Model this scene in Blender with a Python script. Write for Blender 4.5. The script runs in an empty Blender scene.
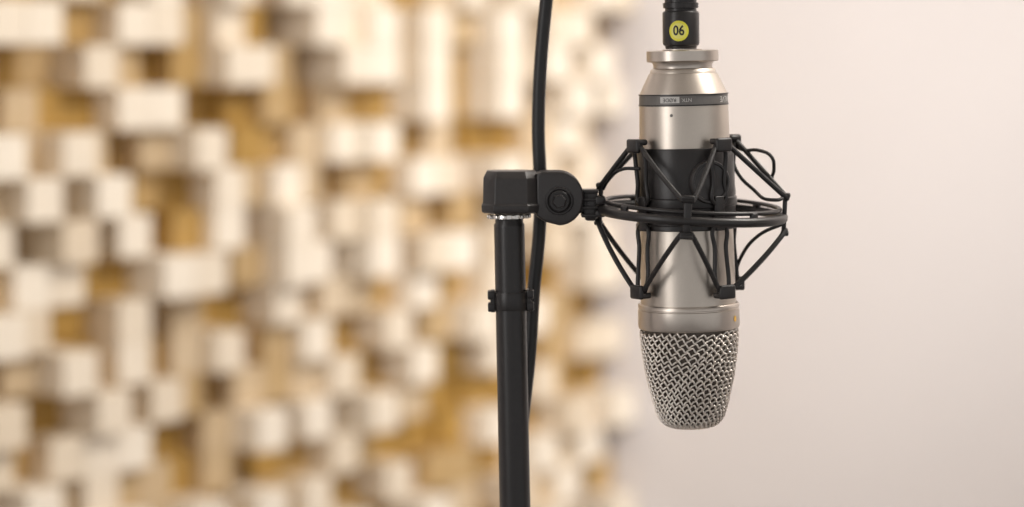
import bpy, bmesh, math, random
from mathutils import Vector, Matrix
random.seed(64)
S=0.00054; ZC=1.45
scene=bpy.context.scene
col=scene.collection
try:
    scene.view_settings.view_transform='Standard'
    scene.view_settings.look='None'
except Exception as e: print(e)
def W(x,y,d=0.0): return Vector(((x-512)*S,d,ZC+(50-y)*S))
T=Matrix.Translation
def R(a,ax): return Matrix.Rotation(math.radians(a),4,ax)

# ---------------- materials
def mat(name,color,metal=0,rough=0.5,noise=0.0,nscale=200,bump=0.0,bscale=400,coat=0,spec=None):
    m=bpy.data.materials.new(name); m.use_nodes=True
    nt=m.node_tree; b=nt.nodes['Principled BSDF']
    b.inputs['Base Color'].default_value=(*color,1)
    b.inputs['Metallic'].default_value=metal
    b.inputs['Roughness'].default_value=rough
    if spec is not None: b.inputs['Specular IOR Level'].default_value=spec
    if coat: b.inputs['Coat Weight'].default_value=coat
    tc=nt.nodes.new('ShaderNodeTexCoord')
    if noise>0:
        n=nt.nodes.new('ShaderNodeTexNoise'); n.inputs['Scale'].default_value=nscale
        nt.links.new(tc.outputs['Object'],n.inputs['Vector'])
        r=nt.nodes.new('ShaderNodeMix'); r.data_type='RGBA'
        r.inputs['A'].default_value=(*[c*(1-noise) for c in color],1)
        r.inputs['B'].default_value=(*[min(1,c*(1+noise)) for c in color],1)
        nt.links.new(n.outputs['Fac'],r.inputs['Factor'])
        nt.links.new(r.outputs['Result'],b.inputs['Base Color'])
    if bump>0:
        n2=nt.nodes.new('ShaderNodeTexNoise'); n2.inputs['Scale'].default_value=bscale
        nt.links.new(tc.outputs['Object'],n2.inputs['Vector'])
        bp=nt.nodes.new('ShaderNodeBump'); bp.inputs['Strength'].default_value=bump
        bp.inputs['Distance'].default_value=0.0005
        nt.links.new(n2.outputs['Fac'],bp.inputs['Height'])
        nt.links.new(bp.outputs['Normal'],b.inputs['Normal'])
    return m
M_NICK=mat('satin_nickel',(0.575,0.515,0.45),1,0.36,0.04,900,0.05,3000)
M_NICK2=mat('polished_nickel',(0.58,0.52,0.46),1,0.32,0.03,600)
M_WIRE=mat('nickel_wire',(0.88,0.82,0.75),1,0.33,0.05,900)
M_LINER=mat('grey_gauze',(0.15,0.13,0.11),0.6,0.55,0.5,2200,0.6,2500)
M_BAND=mat('grey_band',(0.17,0.16,0.15),0.5,0.45,0.1,500)
M_BLACK=mat('black_plastic',(0.018,0.0155,0.015),0,0.36,0.15,400,0.12,1500)
M_GREY=mat('charcoal_plastic',(0.030,0.0265,0.0255),0,0.33,0.15,400,0.12,1500)
M_BLACKM=mat('black_paint_metal',(0.019,0.0165,0.016),0.1,0.33,0.15,300,0.1,1200)
M_CORD=mat('black_elastic',(0.013,0.011,0.011),0,0.45,0.3,1800,0.3,3000)
M_RUB=mat('black_rubber',(0.009,0.008,0.008),0,0.4,0.2,300)
M_CHR=mat('zinc_thread',(0.75,0.72,0.68),1,0.25,0.2,1500)
M_YEL=mat('yellow_label',(0.82,0.76,0.06),0,0.5,0.04,300)
M_YEL2=mat('pale_yellow_label',(0.85,0.80,0.20),0,0.5,0.04,300)
M_INK=mat('black_ink',(0.01,0.01,0.01),0,0.5,0.05,300)
M_WHT=mat('white_print',(0.60,0.58,0.55),0,0.5,0.04,300)
M_GOLD=mat('gold_dot',(0.80,0.47,0.07),0.4,0.35,0.04,300)
M_WALL=mat('painted_wall',(0.80,0.757,0.748),0,0.85,0.02,6,0.1,300)
M_CEIL=mat('ceiling_paint',(0.85,0.83,0.80),0,0.9,0.02,5)
M_FLOOR=mat('grey_floor',(0.30,0.285,0.28),0,0.6,0.15,30,0.1,60)
M_BACK=mat('backing_wood',(0.50,0.30,0.09),0,0.7,0.2,30)
def wood(name,c1,c2,scale):
    m=bpy.data.materials.new(name); m.use_nodes=True
    nt=m.node_tree; b=nt.nodes['Principled BSDF']; b.inputs['Roughness'].default_value=0.6
    tc=nt.nodes.new('ShaderNodeTexCoord'); mp=nt.nodes.new('ShaderNodeMapping')
    mp.inputs['Scale'].default_value=scale
    n=nt.nodes.new('ShaderNodeTexNoise'); n.inputs['Scale'].default_value=1; n.inputs['Detail'].default_value=4
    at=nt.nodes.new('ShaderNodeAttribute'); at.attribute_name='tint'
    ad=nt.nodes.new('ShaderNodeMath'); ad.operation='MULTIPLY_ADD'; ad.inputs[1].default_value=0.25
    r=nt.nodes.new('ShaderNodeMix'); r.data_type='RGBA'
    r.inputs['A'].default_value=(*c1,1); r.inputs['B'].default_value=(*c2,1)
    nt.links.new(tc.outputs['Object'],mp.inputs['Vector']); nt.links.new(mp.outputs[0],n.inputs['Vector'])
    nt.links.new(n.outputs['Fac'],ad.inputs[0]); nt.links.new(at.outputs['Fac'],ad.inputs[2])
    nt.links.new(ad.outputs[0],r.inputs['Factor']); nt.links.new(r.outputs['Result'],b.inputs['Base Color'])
    return m
M_WF=wood('pine_end_face',(0.91,0.82,0.69),(0.44,0.26,0.06),(120,120,120))
M_WS=wood('pine_side_face',(0.62,0.39,0.13),(0.44,0.25,0.055),(150,12,150))

# ---------------- helpers
WM={}
def mk_empty(name,M,label,cat):
    e=bpy.data.objects.new(name,None); e.empty_display_size=0.02
    col.objects.link(e); e.matrix_world=M; e['label']=label; e['category']=cat
    WM[e.name]=M.copy(); return e
def obj(name,me,parent=None,M=None,label=None,smooth=True,mats=None,ang=35):
    M=M or Matrix.Identity(4)
    if parent is not None:
        me.transform(WM[parent.name].inverted()@M)
    else: me.transform(M)
    if mats:
        me.materials.clear()
        for m in mats: me.materials.append(m)
    if smooth:
        for p in me.polygons: p.use_smooth=True
        me.set_sharp_from_angle(angle=math.radians(ang))
    o=bpy.data.objects.new(name,me); col.objects.link(o)
    if parent is not None: o.parent=parent
    if label: o['label']=label
    WM[o.name]=WM[parent.name] if parent is not None else Matrix.Identity(4)
    return o
def bm2me(bm,name='m'):
    bmesh.ops.recalc_face_normals(bm,faces=bm.faces)
    me=bpy.data.meshes.new(name); bm.to_mesh(me); bm.free(); return me
def lathe(profile,n=96,cap=True):
    bm=bmesh.new(); rings=[]
    for z,r in profile:
        rings.append([bm.verts.new((r*math.cos(2*math.pi*i/n),r*math.sin(2*math.pi*i/n),z)) for i in range(n)])
    for a,b in zip(rings,rings[1:]):
        for i in range(n):
            bm.faces.new((a[i],a[(i+1)%n],b[(i+1)%n],b[i]))
    if cap:
        bm.faces.new(rings[0]); bm.faces.new(rings[-1])
    return bm2me(bm)
def lathe_tube(profile,n=96):
    bm=bmesh.new(); rings=[]
    for z,r in profile:
        rings.append([bm.verts.new((r*math.cos(2*math.pi*i/n),r*math.sin(2*math.pi*i/n),z)) for i in range(n)])
    k=len(rings)
    for j in range(k):
        a=rings[j]; b=rings[(j+1)%k]
        for i in range(n):
            bm.faces.new((a[i],a[(i+1)%n],b[(i+1)%n],b[i]))
    return bm2me(bm)
def box(size,bev=0.0,M=None,seg=2):
    bm=bmesh.new(); bmesh.ops.create_cube(bm,size=1)
    for v in bm.verts: v.co=Vector((v.co.x*size[0],v.co.y*size[1],v.co.z*size[2]))
    if bev>0: bmesh.ops.bevel(bm,geom=bm.edges[:],offset=bev,segments=seg,affect='EDGES',profile=0.5)
    if M: bm.transform(M)
    return bm2me(bm)
def cyl(r,h,M=None,n=32,bev=0.0,r2=None):
    r2=r if r2 is None else r2
    if bev: prof=[(-h/2,r-bev),(-h/2+bev,r),(h/2-bev,r2),(h/2,r2-bev)]
    else: prof=[(-h/2,r),(h/2,r2)]
    me=lathe(prof,n)
    if M: me.transform(M)
    return me
def join(mes):
    bm=bmesh.new()
    for m in mes: bm.from_mesh(m)
    me=bpy.data.meshes.new('j'); bm.to_mesh(me); bm.free(); return me
def curve_mesh(splines,r,cyclic=False,res=3,bez=False,sub=8):
    cu=bpy.data.curves.new('c','CURVE'); cu.dimensions='3D'; cu.bevel_depth=r; cu.bevel_resolution=res
    cu.use_fill_caps=True; cu.resolution_u=sub
    for pts in splines:
        if bez:
            sp=cu.splines.new('BEZIER'); sp.bezier_points.add(len(pts)-1)
            for p,bp in zip(pts,sp.bezier_points):
                bp.co=p; bp.handle_left_type='AUTO'; bp.handle_right_type='AUTO'
        else:
            sp=cu.splines.new('POLY'); sp.points.add(len(pts)-1)
            for p,q in zip(pts,sp.points): q.co=(*p,1)
        sp.use_cyclic_u=cyclic
    o=bpy.data.objects.new('tmp',cu); col.objects.link(o)
    bpy.context.view_layer.update()
    dg=bpy.context.evaluated_depsgraph_get()
    me=bpy.data.meshes.new_from_object(o.evaluated_get(dg),depsgraph=dg)
    bpy.data.objects.remove(o); me.materials.clear()
    return me
def text_me(s,size,bold=0.0):
    cu=bpy.data.curves.new('t','FONT'); cu.body=s; cu.size=size; cu.align_x='CENTER'; cu.align_y='CENTER'
    cu.offset=bold; cu.resolution_u=4
    o=bpy.data.objects.new('tmp',cu); col.objects.link(o)
    bpy.context.view_layer.update()
    dg=bpy.context.evaluated_depsgraph_get()
    me=bpy.data.meshes.new_from_object(o.evaluated_get(dg),depsgraph=dg)
    bpy.data.objects.remove(o); me.materials.clear(); return me
def wrap(me,Rr,phi0,z0,d=1):
    for v in me.vertices:
        ph=math.radians(phi0)+d*v.co.x/Rr; z=z0+d*v.co.y
        v.co=Vector((Rr*math.sin(ph),-Rr*math.cos(ph),z))
    return me
def patch(w,h,n=12):
    bm=bmesh.new(); bmesh.ops.create_grid(bm,x_segments=n,y_segments=2,size=0.5)
    for v in bm.verts: v.co=Vector((v.co.x*w,v.co.y*h,0))
    return bm2me(bm)
def disc(r,rings=6,n=32):
    bm=bmesh.new(); c=bm.verts.new((0,0,0)); prev=None
    for k in range(1,rings+1):
        rr=r*k/rings
        cur=[bm.verts.new((rr*math.cos(2*math.pi*i/n),rr*math.sin(2*math.pi*i/n),0)) for i in range(n)]
        for i in range(n):
            if prev is None: bm.faces.new((c,cur[i],cur[(i+1)%n]))
            else: bm.faces.new((prev[i],cur[i],cur[(i+1)%n],prev[(i+1)%n]))
        prev=cur
    return bm2me(bm)

# ---------------- room + diffuser frame
ang=49.0
n=Vector((math.sin(math.radians(ang)),-math.cos(math.radians(ang)),0))
P1=Vector((0.138,1.744,0))
DO=P1-0.06*n
DF=T(Vector((DO.x,DO.y,0)))@R(ang,'Z')
def struct(name,me,M,m):
    o=obj(name,me,None,M,smooth=False,mats=[m]); o['kind']='structure'; return o
struct('wall_left',box((5.0,0.1,2.7),M=T((-2.49,0.063,1.35))),DF,M_WALL)
struct('wall_back',box((0.1,4.613,2.7),M=T((0.06,-2.1935,1.35))),DF,M_WALL)
struct('floor',box((5.1,4.613,0.05),M=T((-2.44,-2.1935,-0.025))),DF,M_FLOOR)
struct('ceiling',box((5.1,4.613,0.05),M=T((-2.44,-2.1935,2.725))),DF,M_CEIL)
diff=mk_empty('acoustic_diffuser',DF@T((0,0,0.45)),'wall-mounted acoustic diffuser of pale pine blocks at many depths','acoustic panel')
C=0.043; cols=32; rows=29; Z0=ZC+0.22-rows*C
obj('backing_board',box((cols*C,0.012,rows*C),M=T((-cols*C/2,0.006,Z0+rows*C/2))),diff,DF,smooth=False,mats=[M_BACK],label='brown wooden backing board')
def block(bm,x,z,d,tint):
    tl=bm.faces.layers.float.get('tint') or bm.faces.layers.float.new('tint')
    t=bmesh.new(); bmesh.ops.create_cube(t,size=1)
    g=0.0006
    for v in t.verts: v.co=Vector((x+v.co.x*(C-g),-d/2+v.co.y*d,z+v.co.z*(C-g)))
    bmesh.ops.bevel(t,geom=t.edges[:],offset=0.0008,segments=1,affect='EDGES')
    m=bpy.data.meshes.new('t'); t.to_mesh(m); t.free()
    n0=len(bm.faces); bm.from_mesh(m); bpy.data.meshes.remove(m)
    bm.faces.ensure_lookup_table()
    for f in bm.faces[n0:]:
        f.normal_update()
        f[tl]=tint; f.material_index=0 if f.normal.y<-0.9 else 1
levels=[0.010,0.026,0.045,0.064,0.084]
grid={}
for i in range(cols):
    for j in range(rows):
        # neighbouring blocks tend to differ in depth
        nb=[grid[q] for q in ((i-1,j),(i,j-1)) if q in grid]
        hi=sum(1 for q in nb if q>=3); lo=sum(1 for q in nb if q<=1)
        wt=[2.4,2.3,1.5,1.8,1.9]
        if hi: 
            f=0.5 if hi==1 else 0.15
            wt[3]*=f; wt[4]*=f
        if lo:
            f=0.5 if lo==1 else 0.2
            wt[0]*=f; wt[1]*=f
        grid[(i,j)]=random.choices(range(5),weights=wt)[0]
cells=[]
for (i,j),k in grid.items():
        x=-(i+0.5)*C; z=Z0+(j+0.5)*C
        d=levels[k]
        tint=[1.0,0.95,0.6,0.05,-0.05][k]+random.gauss(0,0.13)  # deeper-set blocks browner: recess shade put into the wood colour
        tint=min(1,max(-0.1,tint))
        p=DF@Vector((x,-d,z)); D=p.y+1.306
        px=512+p.x/D*2418; py=50+(ZC-p.z)/D*2418
        vis=0<px<1024 and 0<py<507
        cells.append((0 if vis else 1,D,x,z,d,tint))
cells.sort()
for k,(v,D,x,z,d,tint) in enumerate(cells[:100]):
    bm=bmesh.new(); bm.faces.layers.float.new('tint'); block(bm,x,z,d,tint)
    me=bpy.data.meshes.new('b'); bm.to_mesh(me); bm.free()
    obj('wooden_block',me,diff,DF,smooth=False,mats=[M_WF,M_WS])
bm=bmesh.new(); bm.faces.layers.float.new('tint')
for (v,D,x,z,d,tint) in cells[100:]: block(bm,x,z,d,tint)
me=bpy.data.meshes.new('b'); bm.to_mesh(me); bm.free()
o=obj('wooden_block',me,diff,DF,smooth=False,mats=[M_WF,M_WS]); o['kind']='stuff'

# ---------------- microphone
TH=-1.38
MM=T(W(691.5,428))@R(TH,'Y')
def L(y): return (428-y)*S
mic=mk_empty('microphone',MM,'satin nickel studio condenser microphone hanging upside down, mesh head lowest','microphone')
def pf(lst): return [(L(y),r*S) for y,r in lst]
obj('body',lathe(pf([(68,28),(68.3,31),(69.5,32.2),(73,33.2),(73.4,34.2),(91.5,43),(93.5,43.8),(94,43.2),(104,43.6),(104.3,44.2),(105.5,44.5),(150,45.2),(220,46.3),(301,47.6),(303,47.6)])),mic,MM,mats=[M_NICK])
obj('end_cap',lathe(pf([(49.2,14),(49.2,20),(50,20),(50,34.8),(50.8,36),(60.5,36),(61.5,35),(62,31),(64.5,29.5),(68,29.5)])),mic,MM,mats=[M_NICK2],label='flat satin nickel end disc')
obj('name_band',lathe_tube(pf([(94.3,43.0),(94.3,44.2),(103.8,44.6),(103.8,43.2)])),mic,MM,mats=[M_BAND],label='grey printed band')
obj('band_edge',join([lathe_tube(pf([(y-0.6,43.2),(y-0.6,45.0),(y+0.6,45.0),(y+0.6,43.2)])) for y in (94,104.4)]),mic,MM,mats=[M_BLACKM],label='thin black line edging the band')
obj('nameplate',wrap(patch(20*S,6.2*S),44.75*S,-22,L(98.8),-1),mic,MM,mats=[M_WHT],label='pale logo box')
obj('logo_text',wrap(text_me('RØDE',5.3*S,0.0),44.95*S,-22,L(98.8),-1),mic,MM,mats=[M_INK],smooth=False)
obj('model_text',wrap(text_me('NTK',5.0*S,0.0),44.85*S,0,L(98.9),-1),mic,MM,mats=[M_WHT],smooth=False)
obj('print_text',wrap(text_me('VALVE',8*S,0.0),44.85*S,64,L(99.0),-1),mic,MM,mats=[M_WHT],smooth=False)
obj('body_screw',wrap(disc(1.6*S,3,16),44.75*S,-20,L(114)),mic,MM,mats=[M_BAND],label='tiny dark screw')
obj('rim_ring',lathe(pf([(302.5,47),(302.5,49.6),(303.5,50.4),(306.5,50.6),(307,49.8),(308,49.8),(308.5,50.6),(325,50.8),(327,50),(328,48)])),mic,MM,mats=[M_NICK2],label='polished nickel rim ring above the grille')
obj('marker_dot',wrap(disc(3.0*S,3,16),51.0*S,60,L(317)),mic,MM,mats=[M_GOLD],label='small gold dot')
# grille
gp=[(328,47.2),(338,47.1),(350,46.0),(376,42.0),(402,35.8),(411,33.2),(416,31.2),(420,28.4),(423,24.6),(424.8,19),(425.6,12),(425.8,5)]
pts=[Vector((r,y)) for y,r in gp]
al=[0]
for a,b in zip(pts,pts[1:]): al.append(al[-1]+(b-a).length)
def prof(sv):
    sv=max(0,min(al[-1],sv))
    for k in range(len(al)-1):
        if sv<=al[k+1]:
            t=(sv-al[k])/(al[k+1]-al[k]); p=pts[k].lerp(pts[k+1],t)
            d=(pts[k+1]-pts[k]).normalized(); nn=Vector((d.y,-d.x)); return p,nn
    return pts[-1],Vector((0,1))
NA=34; pitch=4.25; nrow=int((al[-1]-6)/pitch)
spl=[]
rg=random.Random(9)
def gpt(a,sv,off=0):
    p,nn=prof(sv); q=p+nn*off
    return Vector((q.x*S*math.cos(a),q.x*S*math.sin(a),L(q.y)))
for j in range(nrow+1):
    row=[]; SUB=12
    drift=(j%2)*math.pi*0.62+rg.uniform(-0.45,0.45); w1=j*0.45; w2=j*0.6
    for m in range(NA*SUB):
        a=2*math.pi*m/(NA*SUB); ph=NA*a+drift+0.8*math.sin(3*a+w1)+0.45*math.sin(7*a+w2)
        sv=3.4+j*pitch+2.05*math.sin(ph+0.75*math.sin(ph))+1.2*math.sin(4*a+j*0.35)+0.5*math.sin(11*a+j)
        off=1.2*math.cos(ph)+0.3
        row.append(gpt(a,sv,off))
    spl.append(row)
g1=curve_mesh(spl,0.97*S,cyclic=True,res=2)
obj('head_grille',g1,mic,MM,mats=[M_WIRE],label='woven silver wire mesh head',ang=80)
obj('inner_gauze',lathe([(L(y)+(0 if y<420 else 2.0*S),max(r-2.8,2)*S) for y,r in gp]),mic,MM,mats=[M_LINER],label='grey inner gauze')

# ---------------- shock mount
RC=W(692,210)
RM=T(RC)@R(1.6,'X')@R(2.6,'Y')
mount=mk_empty('shock_mount',T(RC),'black plastic cradle with elastic cords and outer ring gripping the microphone','shock mount')
def rrect(r,z,w,h,c):
    return [((z+zz)*S,(r+ww)*S) for zz,ww in [(-h/2+c,-w/2),(-h/2,-w/2+c),(-h/2,w/2-c),(-h/2+c,w/2),(h/2-c,w/2),(h/2,w/2-c),(h/2,-w/2+c),(h/2-c,-w/2)]]
rr=[lathe_tube(rrect(90.5,-3,10,9,2.4),128),lathe_tube(rrect(87,5.2,5,4,1.2),128)]
pegA=[-97,-7,83,173]
for a in pegA:
    rr.append(box((4.5*S,8*S,38*S),1.4*S,R(a,'Z')@T((92*S,0,1*S))))
    for z in (20,-18): rr.append(box((8*S,13*S,4.5*S),1.4*S,R(a,'Z')@T((93*S,0,z*S))))
for a in (-52,38,128,218):
    rr.append(box((5*S,8*S,10*S),1.2*S,R(a,'Z')@T((89*S,0,1*S))))
obj('outer_ring',join(rr),mount,RM,mats=[M_BLACK],ang=50)
obj('inner_sleeve',lathe_tube(pf([(147,46.2),(147,48.0),(148.5,48.8),(196,49.2),(197,50.8),(201,51),(205,51),(206,49.4),(222,49.4),(223,50.6),(227,50.6),(228,49.8),(228,48)]),96),mount,MM,mats=[M_BLACKM],label='black plastic sleeve around the microphone body')
bd=lathe([(0,21.5*S),(4.2*S,21.5*S),(5.7*S,20.5*S),(5.7*S,18.5*S),(4.2*S,17.6*S),(4.2*S,8*S),(4.8*S,7*S),(4.8*S,1*S)],48)
bd.transform(MM@R(-66,'Z')@T((48.0*S,0,L(180)))@R(90,'Y'))
obj('lock_knob',bd,mount,mats=[M_GREY],label='round black locking disc on the sleeve')
armA=[-57,33,123,213]
for k,a in enumerate(armA):
    ms=[]
    A=R(a,'Z')
    def loopf(y0,y1):
        s=1 if y1>y0 else -1
        P=[(53.5,-6.5,y0),(54,-6.8,(y0*2+y1)/3),(57,-6.8,y1-s*4),(59,-3.5,y1+s*1),(59,3.5,y1+s*1),(57,6.8,y1-s*4),(54,6.8,(y0*2+y1)/3),(53.5,6.5,y0)]
        ms.append(curve_mesh([[A@Vector((r_*S,u_*S,L(yy))) for r_,u_,yy in P]],2.2*S,res=2,bez=True,cyclic=True))
    loopf(200,144); loopf(224,288)
    ms.append(box((4*S,11*S,34*S),1*S,A@T((53.5*S,0,L(211)))))
    for y,dy in ((140,1),(291,-1)):
        ms.append(box((13*S,19*S,6*S),2.4*S,A@T((58*S,0,L(y))),seg=3))
        ms.append(box((5.5*S,19*S,14*S),2.4*S,A@T((63*S,0,L(y+dy*3.5))),seg=3))
    obj('cradle_arm',join(ms),mount,MM,mats=[M_BLACK],ang=50)
def qbez(p0,p1,p2,n=10):
    return [p0*(1-t)**2+p1*2*t*(1-t)+p2*t*t for t in [i/n for i in range(n+1)]]
for nm,yz,pz,bul in (('upper',143.5,17,3.0),('lower',286,-15,6.0)):
    P=[]
    for k in range(4):
        A=R(pegA[k],'Z'); P.append([RM@A@Vector((94*S,u*S,pz*S)) for u in (-5,5)])
        A=R(armA[k],'Z'); P.append([MM@A@Vector((60.5*S,u*S,L(yz))) for u in (-7.5,7.5)])
    path=[]
    for q in range(8):
        a0,a1=P[q]; b0=P[(q+1)%8][0]
        path.append(a0)
        m=a1.lerp(b0,0.5); out=m-RC; out.z=0; out.normalize()
        path+=qbez(a1,m+out*bul*S+Vector((0,0,-3*S if nm=='upper' else 1*S)),b0)[:-1]
    obj('elastic_cord',curve_mesh([path],2.6*S,cyclic=True,res=3),mount,mats=[M_CORD],label='black woven elastic cord')
pr=RM@R(pegA[1],'Z')@Vector((92*S,-2*S,20*S))
ar=MM@R(armA[1],'Z')@Vector((60*S,2*S,L(146)))
al_=MM@R(armA[1],'Z')@Vector((60*S,0,L(280)))
pl=RM@R(pegA[1],'Z')@Vector((92*S,-2*S,-8*S))
px_,py_=RM@R(pegA[3],'Z')@Vector((90*S,0,16*S)), MM@R(armA[3],'Z')@Vector((56*S,0,L(166)))
loops=[[ar,ar+Vector((12*S,-.006,-6*S)),ar+Vector((26*S,-.012,-6*S)),ar+Vector((38*S,-.016,-12*S)),(ar+Vector((41*S,-.014,-25*S))),ar+Vector((40*S,-.010,-36*S)),pr],
       [ar+Vector((0,0,-8*S)),ar+Vector((6*S,-.010,-30*S)),ar+Vector((18*S,-.012,-43*S)),pr+Vector((-10*S,-.006,-4*S)),pr],
       [al_,al_+Vector((4*S,-.006,18*S)),al_.lerp(pl,0.6)+Vector((-6*S,-.004,10*S)),pl],
       [py_,py_.lerp(px_,0.4)+Vector((-3*S,-.004,8*S)),px_+Vector((4*S,-.004,8*S)),px_]]
for lp in loops:
    obj('cord_loop',curve_mesh([lp],1.8*S,bez=True,res=3),mount,mats=[M_CORD],label='thin black loop of slack cord')
def rounded_plate(pts,th,bev):
    bm=bmesh.new(); vs=[bm.verts.new((x*S,-th/2*S,z*S)) for x,z in pts]
    f=bm.faces.new(vs); r=bmesh.ops.extrude_face_region(bm,geom=[f])
    for v in [g for g in r['geom'] if isinstance(g,bmesh.types.BMVert)]: v.co.y+=th*S
    bmesh.ops.recalc_face_normals(bm,faces=bm.faces)
    es=[e for e in bm.edges if abs(e.verts[0].co.y-e.verts[1].co.y)<1e-9]
    bmesh.ops.bevel(bm,geom=es,offset=bev*S,segments=3,affect='EDGES',profile=0.5)
    return bm2me(bm)
def wp(lst): return [(x-512,50-y) for x,y in lst]
WT=T((0,0,ZC))
kn=[(536,173),(543,170.5)]
for a in range(-90,91,10):
    kn.append((559+24.5*math.cos(math.radians(a)),197.5+27*math.sin(math.radians(a))))
kn+=[(545,221),(536,215)]
k1=rounded_plate(wp(kn),10,3); k1.transform(T((0,-12*S,0)))
k2=rounded_plate(wp(kn),10,3); k2.transform(T((0,12*S,0)))
neck=box((14*S,26*S,32*S),3*S,T(W(539,193)-Vector((0,0,ZC))))
obj('swivel_joint',join([k1,k2,neck]),mount,WT,mats=[M_GREY],label='black forked swivel joint')
def octprof(w,d,ch):
    return [(-w,-d+ch),(-w+ch,-d),(w-ch,-d),(w,-d+ch),(w,d-ch),(w-ch,d),(-w+ch,d),(-w,d-ch)]
def prism(secs):
    bm=bmesh.new(); rs=[]
    for z,w,d,ch in secs:
        rs.append([bm.verts.new((x*S,y*S,z*S)) for x,y in octprof(w,d,ch)])
    for a,b in zip(rs,rs[1:]):
        for i in range(8): bm.faces.new((a[i],a[(i+1)%8],b[(i+1)%8],b[i]))
    bm.faces.new(rs[0]); bm.faces.new(rs[-1])
    me=bm2me(bm)
    b2=bmesh.new(); b2.from_mesh(me); bmesh.ops.bevel(b2,geom=b2.edges[:],offset=0.7*S,segments=2,affect='EDGES',profile=0.5)
    return bm2me(b2)
ad=prism([(-21,27,24,12),(-19.5,29,27,12),(-13,29.5,27.5,12),(-11,28,26,12),(14,27.5,25,12),(21,24,20,10)])
ad.transform(T(W(511,191.5)))
obj('stand_adapter',ad,mount,mats=[M_GREY],label='black chamfered threaded adapter block',smooth=True,ang=25)
by=-17*S
bolt=[lathe_tube([((1.8*math.sin(2*math.pi*i/10))*S,(12.5+1.8*math.cos(2*math.pi*i/10))*S) for i in range(10)],40),
      cyl(10.5*S,3*S,T((0,0,1*S)),n=32,bev=1.0*S),
      cyl(7.5*S,9*S,T((0,0,4*S))@R(15,'Z'),n=6,bev=1.4*S)]
bj=join(bolt); bj.transform(T(W(559,200,by))@R(90,'X'))
obj('pivot_bolt',bj,mount,mats=[M_BLACK],label='black hex pivot bolt')
tg=[cyl(19*S,15*S,T(W(560,199,0))@R(90,'X'),n=32,bev=1*S),
    box((34*S,14*S,20*S),3*S,T(W(580,203))@R(4,'Y')),
    box((12*S,20*S,31*S),3*S,T(W(591,205))@R(3,'Y')),
    box((10*S,26*S,9*S),2*S,T(W(600,200))),
    box((10*S,26*S,7*S),2*S,T(W(600,213)))]
obj('ring_bracket',join(tg),mount,mats=[M_BLACK],label='black bracket joining swivel to ring')
obj('thumb_nut',join([box((17*S,24*S,3.6*S),1.2*S,T(W(589.5,191+k*8))) for k in range(4)]+[box((12*S,18*S,26*S),1*S,T(W(589.5,203)))]),mount,mats=[M_BLACKM],label='ridged black grip')

# ---------------- stand
SX=560.5
SM=T(Vector(((SX-512)*S,0,0)))@R(-1.17,'Y')
stand=mk_empty('microphone_stand',SM,'black metal microphone stand with tripod base under the shock mount','microphone stand')
def SL(y): return ZC+(50-y)*S
obj('pole',lathe([(0.04,16.6*S),(SL(226),15.3*S),(SL(224),15.3*S),(SL(222),14*S),(SL(213.5),14*S)],48),stand,SM,mats=[M_BLACKM],label='matte black steel tube')
thr=[]
for k in range(14):
    a=2*math.pi*k/14
    thr.append(box((5*S,4*S,4*S),0.8*S,T((19.5*S*math.cos(a),19.5*S*math.sin(a),SL(215.7)))@R(math.degrees(a),'Z')))
thr.append(cyl(18.5*S,3.6*S,T((0,0,SL(215.7)))))
obj('thread_washer',join(thr),stand,SM,mats=[M_CHR],label='zinc-plated toothed washer')
cl=[lathe_tube([(SL(291),15.4*S),(SL(291),16.6*S),(SL(292),17.0*S),(SL(308),17.0*S),(SL(309),16.6*S),(SL(309),15.4*S)],48)]
for sx in (-1,1):
    cl.append(box((7*S,15*S,9*S),1.5*S,T((sx*19.5*S,0,SL(294)))))
    cl.append(box((7*S,15*S,9*S),1.5*S,T((sx*19.5*S,0,SL(306)))))
    cl.append(box((5*S,13*S,22*S),1.2*S,T((sx*18*S,0,SL(300)))))
obj('cable_clip',join(cl),stand,SM,mats=[M_BLACKM],label='small black plastic cable clip')
obj('leg_hub',cyl(0.017,0.09,T((0,0,0.32)),bev=0.003),stand,SM,mats=[M_BLACK])
obj('brace_hub',cyl(0.014,0.06,T((0,0,0.14)),bev=0.003),stand,SM,mats=[M_BLACK])
for k in range(3):
    a=math.radians(30+120*k); c,s_=math.cos(a),math.sin(a)
    me=curve_mesh([[Vector((0.012*c,0.012*s_,0.33)),Vector((0.30*c,0.30*s_,0.014))]],0.008,res=3)
    me2=curve_mesh([[Vector((0.012*c,0.012*s_,0.14)),Vector((0.15*c,0.15*s_,0.178))]],0.004,res=2)
    foot=cyl(0.012,0.03,T((0.305*c,0.305*s_,0.015)),bev=0.003)
    obj('leg',join([me,me2,foot]),stand,T(Vector(((SX-512)*S,0,0))),mats=[M_BLACKM])

# ---------------- cable with connector
XM=T(W(681.2,49))@R(-0.6,'Y')
cable=mk_empty('microphone_cable',XM,'black cable plugged into the microphone, hanging behind the stand','cable')
def X(y): return (49-y)*S
obj('plug',lathe([(X(y),r*S) for y,r in [(49,15.5),(46,16),(45,17.8),(43,18.4),(13,18.4),(11.5,17.6),(11,16),(8.5,15.6),(8,17.6),(3,17.8),(2.5,16),(-2,16),(-3,18),(-30,17.5),(-34,13),(-60,9),(-61,6)]],48),cable,XM,mats=[M_BLACKM],label='black metal cable plug')
obj('number_sticker',wrap(disc(10.2*S),18.6*S,-11,X(31)),cable,XM,mats=[M_YEL],label='round yellow sticker with black number')
obj('sticker_centre',wrap(disc(7.8*S),18.72*S,-11,X(31)),cable,XM,mats=[M_YEL2],label='paler yellow centre')
nt_=text_me('06',13.5*S,0.00018)
for v in nt_.vertices: v.co.x*=0.86
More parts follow.
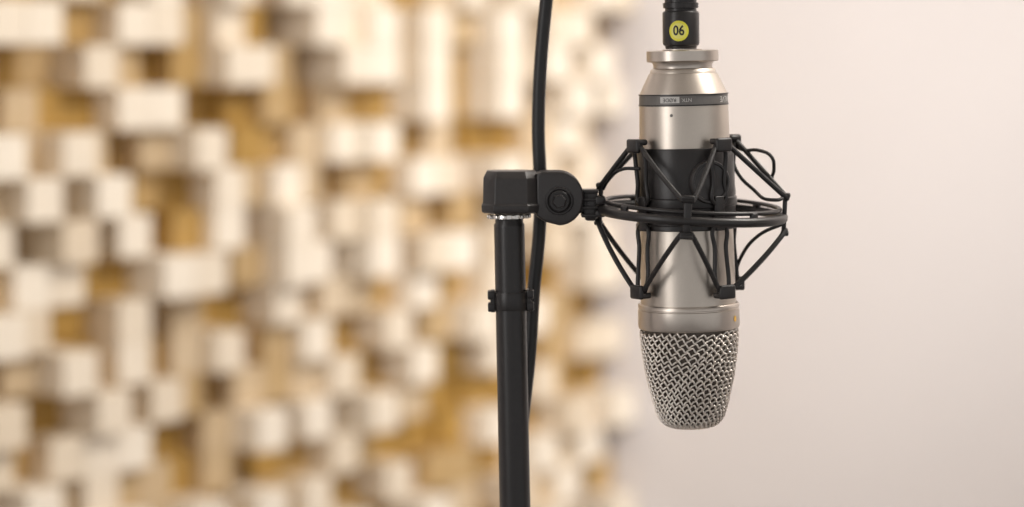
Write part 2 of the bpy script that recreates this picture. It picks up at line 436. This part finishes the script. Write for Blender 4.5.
obj('number_text',wrap(nt_,18.9*S,-11,X(31)),cable,XM,mats=[M_INK],smooth=False)
pts=[W(680.6,-52),W(681,-110,0.0),W(672,-200,0.004),W(640,-265,0.010),W(595,-250,0.018),W(562,-150,0.024),W(548,-10,0.028),W(541,70,0.03),W(539,130,0.03),W(541,190,0.03),W(540,235,0.028),W(534,298,0.0265),W(530,360,0.026),W(522,440,0.026),W(519,560,0.026),W(532,1000,0.03),W(545,1800,0.035),W(555,2400,0.05),W(600,2690,0.10),Vector((0.2,0.25,0.012)),Vector((0.5,0.3,0.006)),Vector((0.8,0.1,0.006))]
obj('cord',curve_mesh([pts],6.8*S,bez=True,res=5,sub=16),cable,mats=[M_RUB],label='black rubber cord',ang=60)

# ---------------- lights
def area(name,loc,target,size,power,color,sy=None):
    l=bpy.data.lights.new(name,'AREA'); l.size=size; l.energy=power; l.color=color
    if sy: l.shape='RECTANGLE'; l.size_y=sy
    o=bpy.data.objects.new(name,l); col.objects.link(o); o.location=loc
    o.rotation_euler=(Vector(target)-Vector(loc)).to_track_quat('-Z','Y').to_euler(); return o
area('ceiling_light',(0.95,0.1,2.5),(-0.3,1.25,1.1),0.6,29,(1,0.945,0.875))
area('mic_highlight_fill',(-1.0,-0.9,1.7),(0.1,0.0,1.3),0.38,5.0,(1,0.97,0.95),sy=1.2)  # added unseen area light, gives the microphone a soft vertical highlight
sp=bpy.data.lights.new('corner_fill_spot','SPOT'); sp.energy=135; sp.spot_size=math.radians(25); sp.spot_blend=1; sp.shadow_soft_size=0.15; sp.color=(1,0.985,0.975)  # added unseen spot, brightens the wall corner and nearby blocks
so=bpy.data.objects.new('corner_fill_spot',sp); col.objects.link(so); so.location=(0.75,-0.9,2.3)
so.rotation_euler=(Vector((0.19,1.6,1.25))-Vector(so.location)).to_track_quat('-Z','Y').to_euler()
w=bpy.data.worlds.new('w'); scene.world=w; w.use_nodes=True
w.node_tree.nodes['Background'].inputs[0].default_value=(1,0.985,0.98,1)
w.node_tree.nodes['Background'].inputs[1].default_value=0.58

# ---------------- camera
cd=bpy.data.cameras.new('cam'); cd.lens=85; cd.sensor_width=36; cd.shift_y=-203.5/1024
cd.dof.use_dof=True; cd.dof.focus_distance=1.283; cd.dof.aperture_fstop=3.1; cd.dof.aperture_blades=9
cd.clip_start=0.05
c=bpy.data.objects.new('camera',cd); col.objects.link(c); c.location=(0,-1.306,ZC); c.rotation_euler=(math.radians(90),0,0)
scene.camera=c
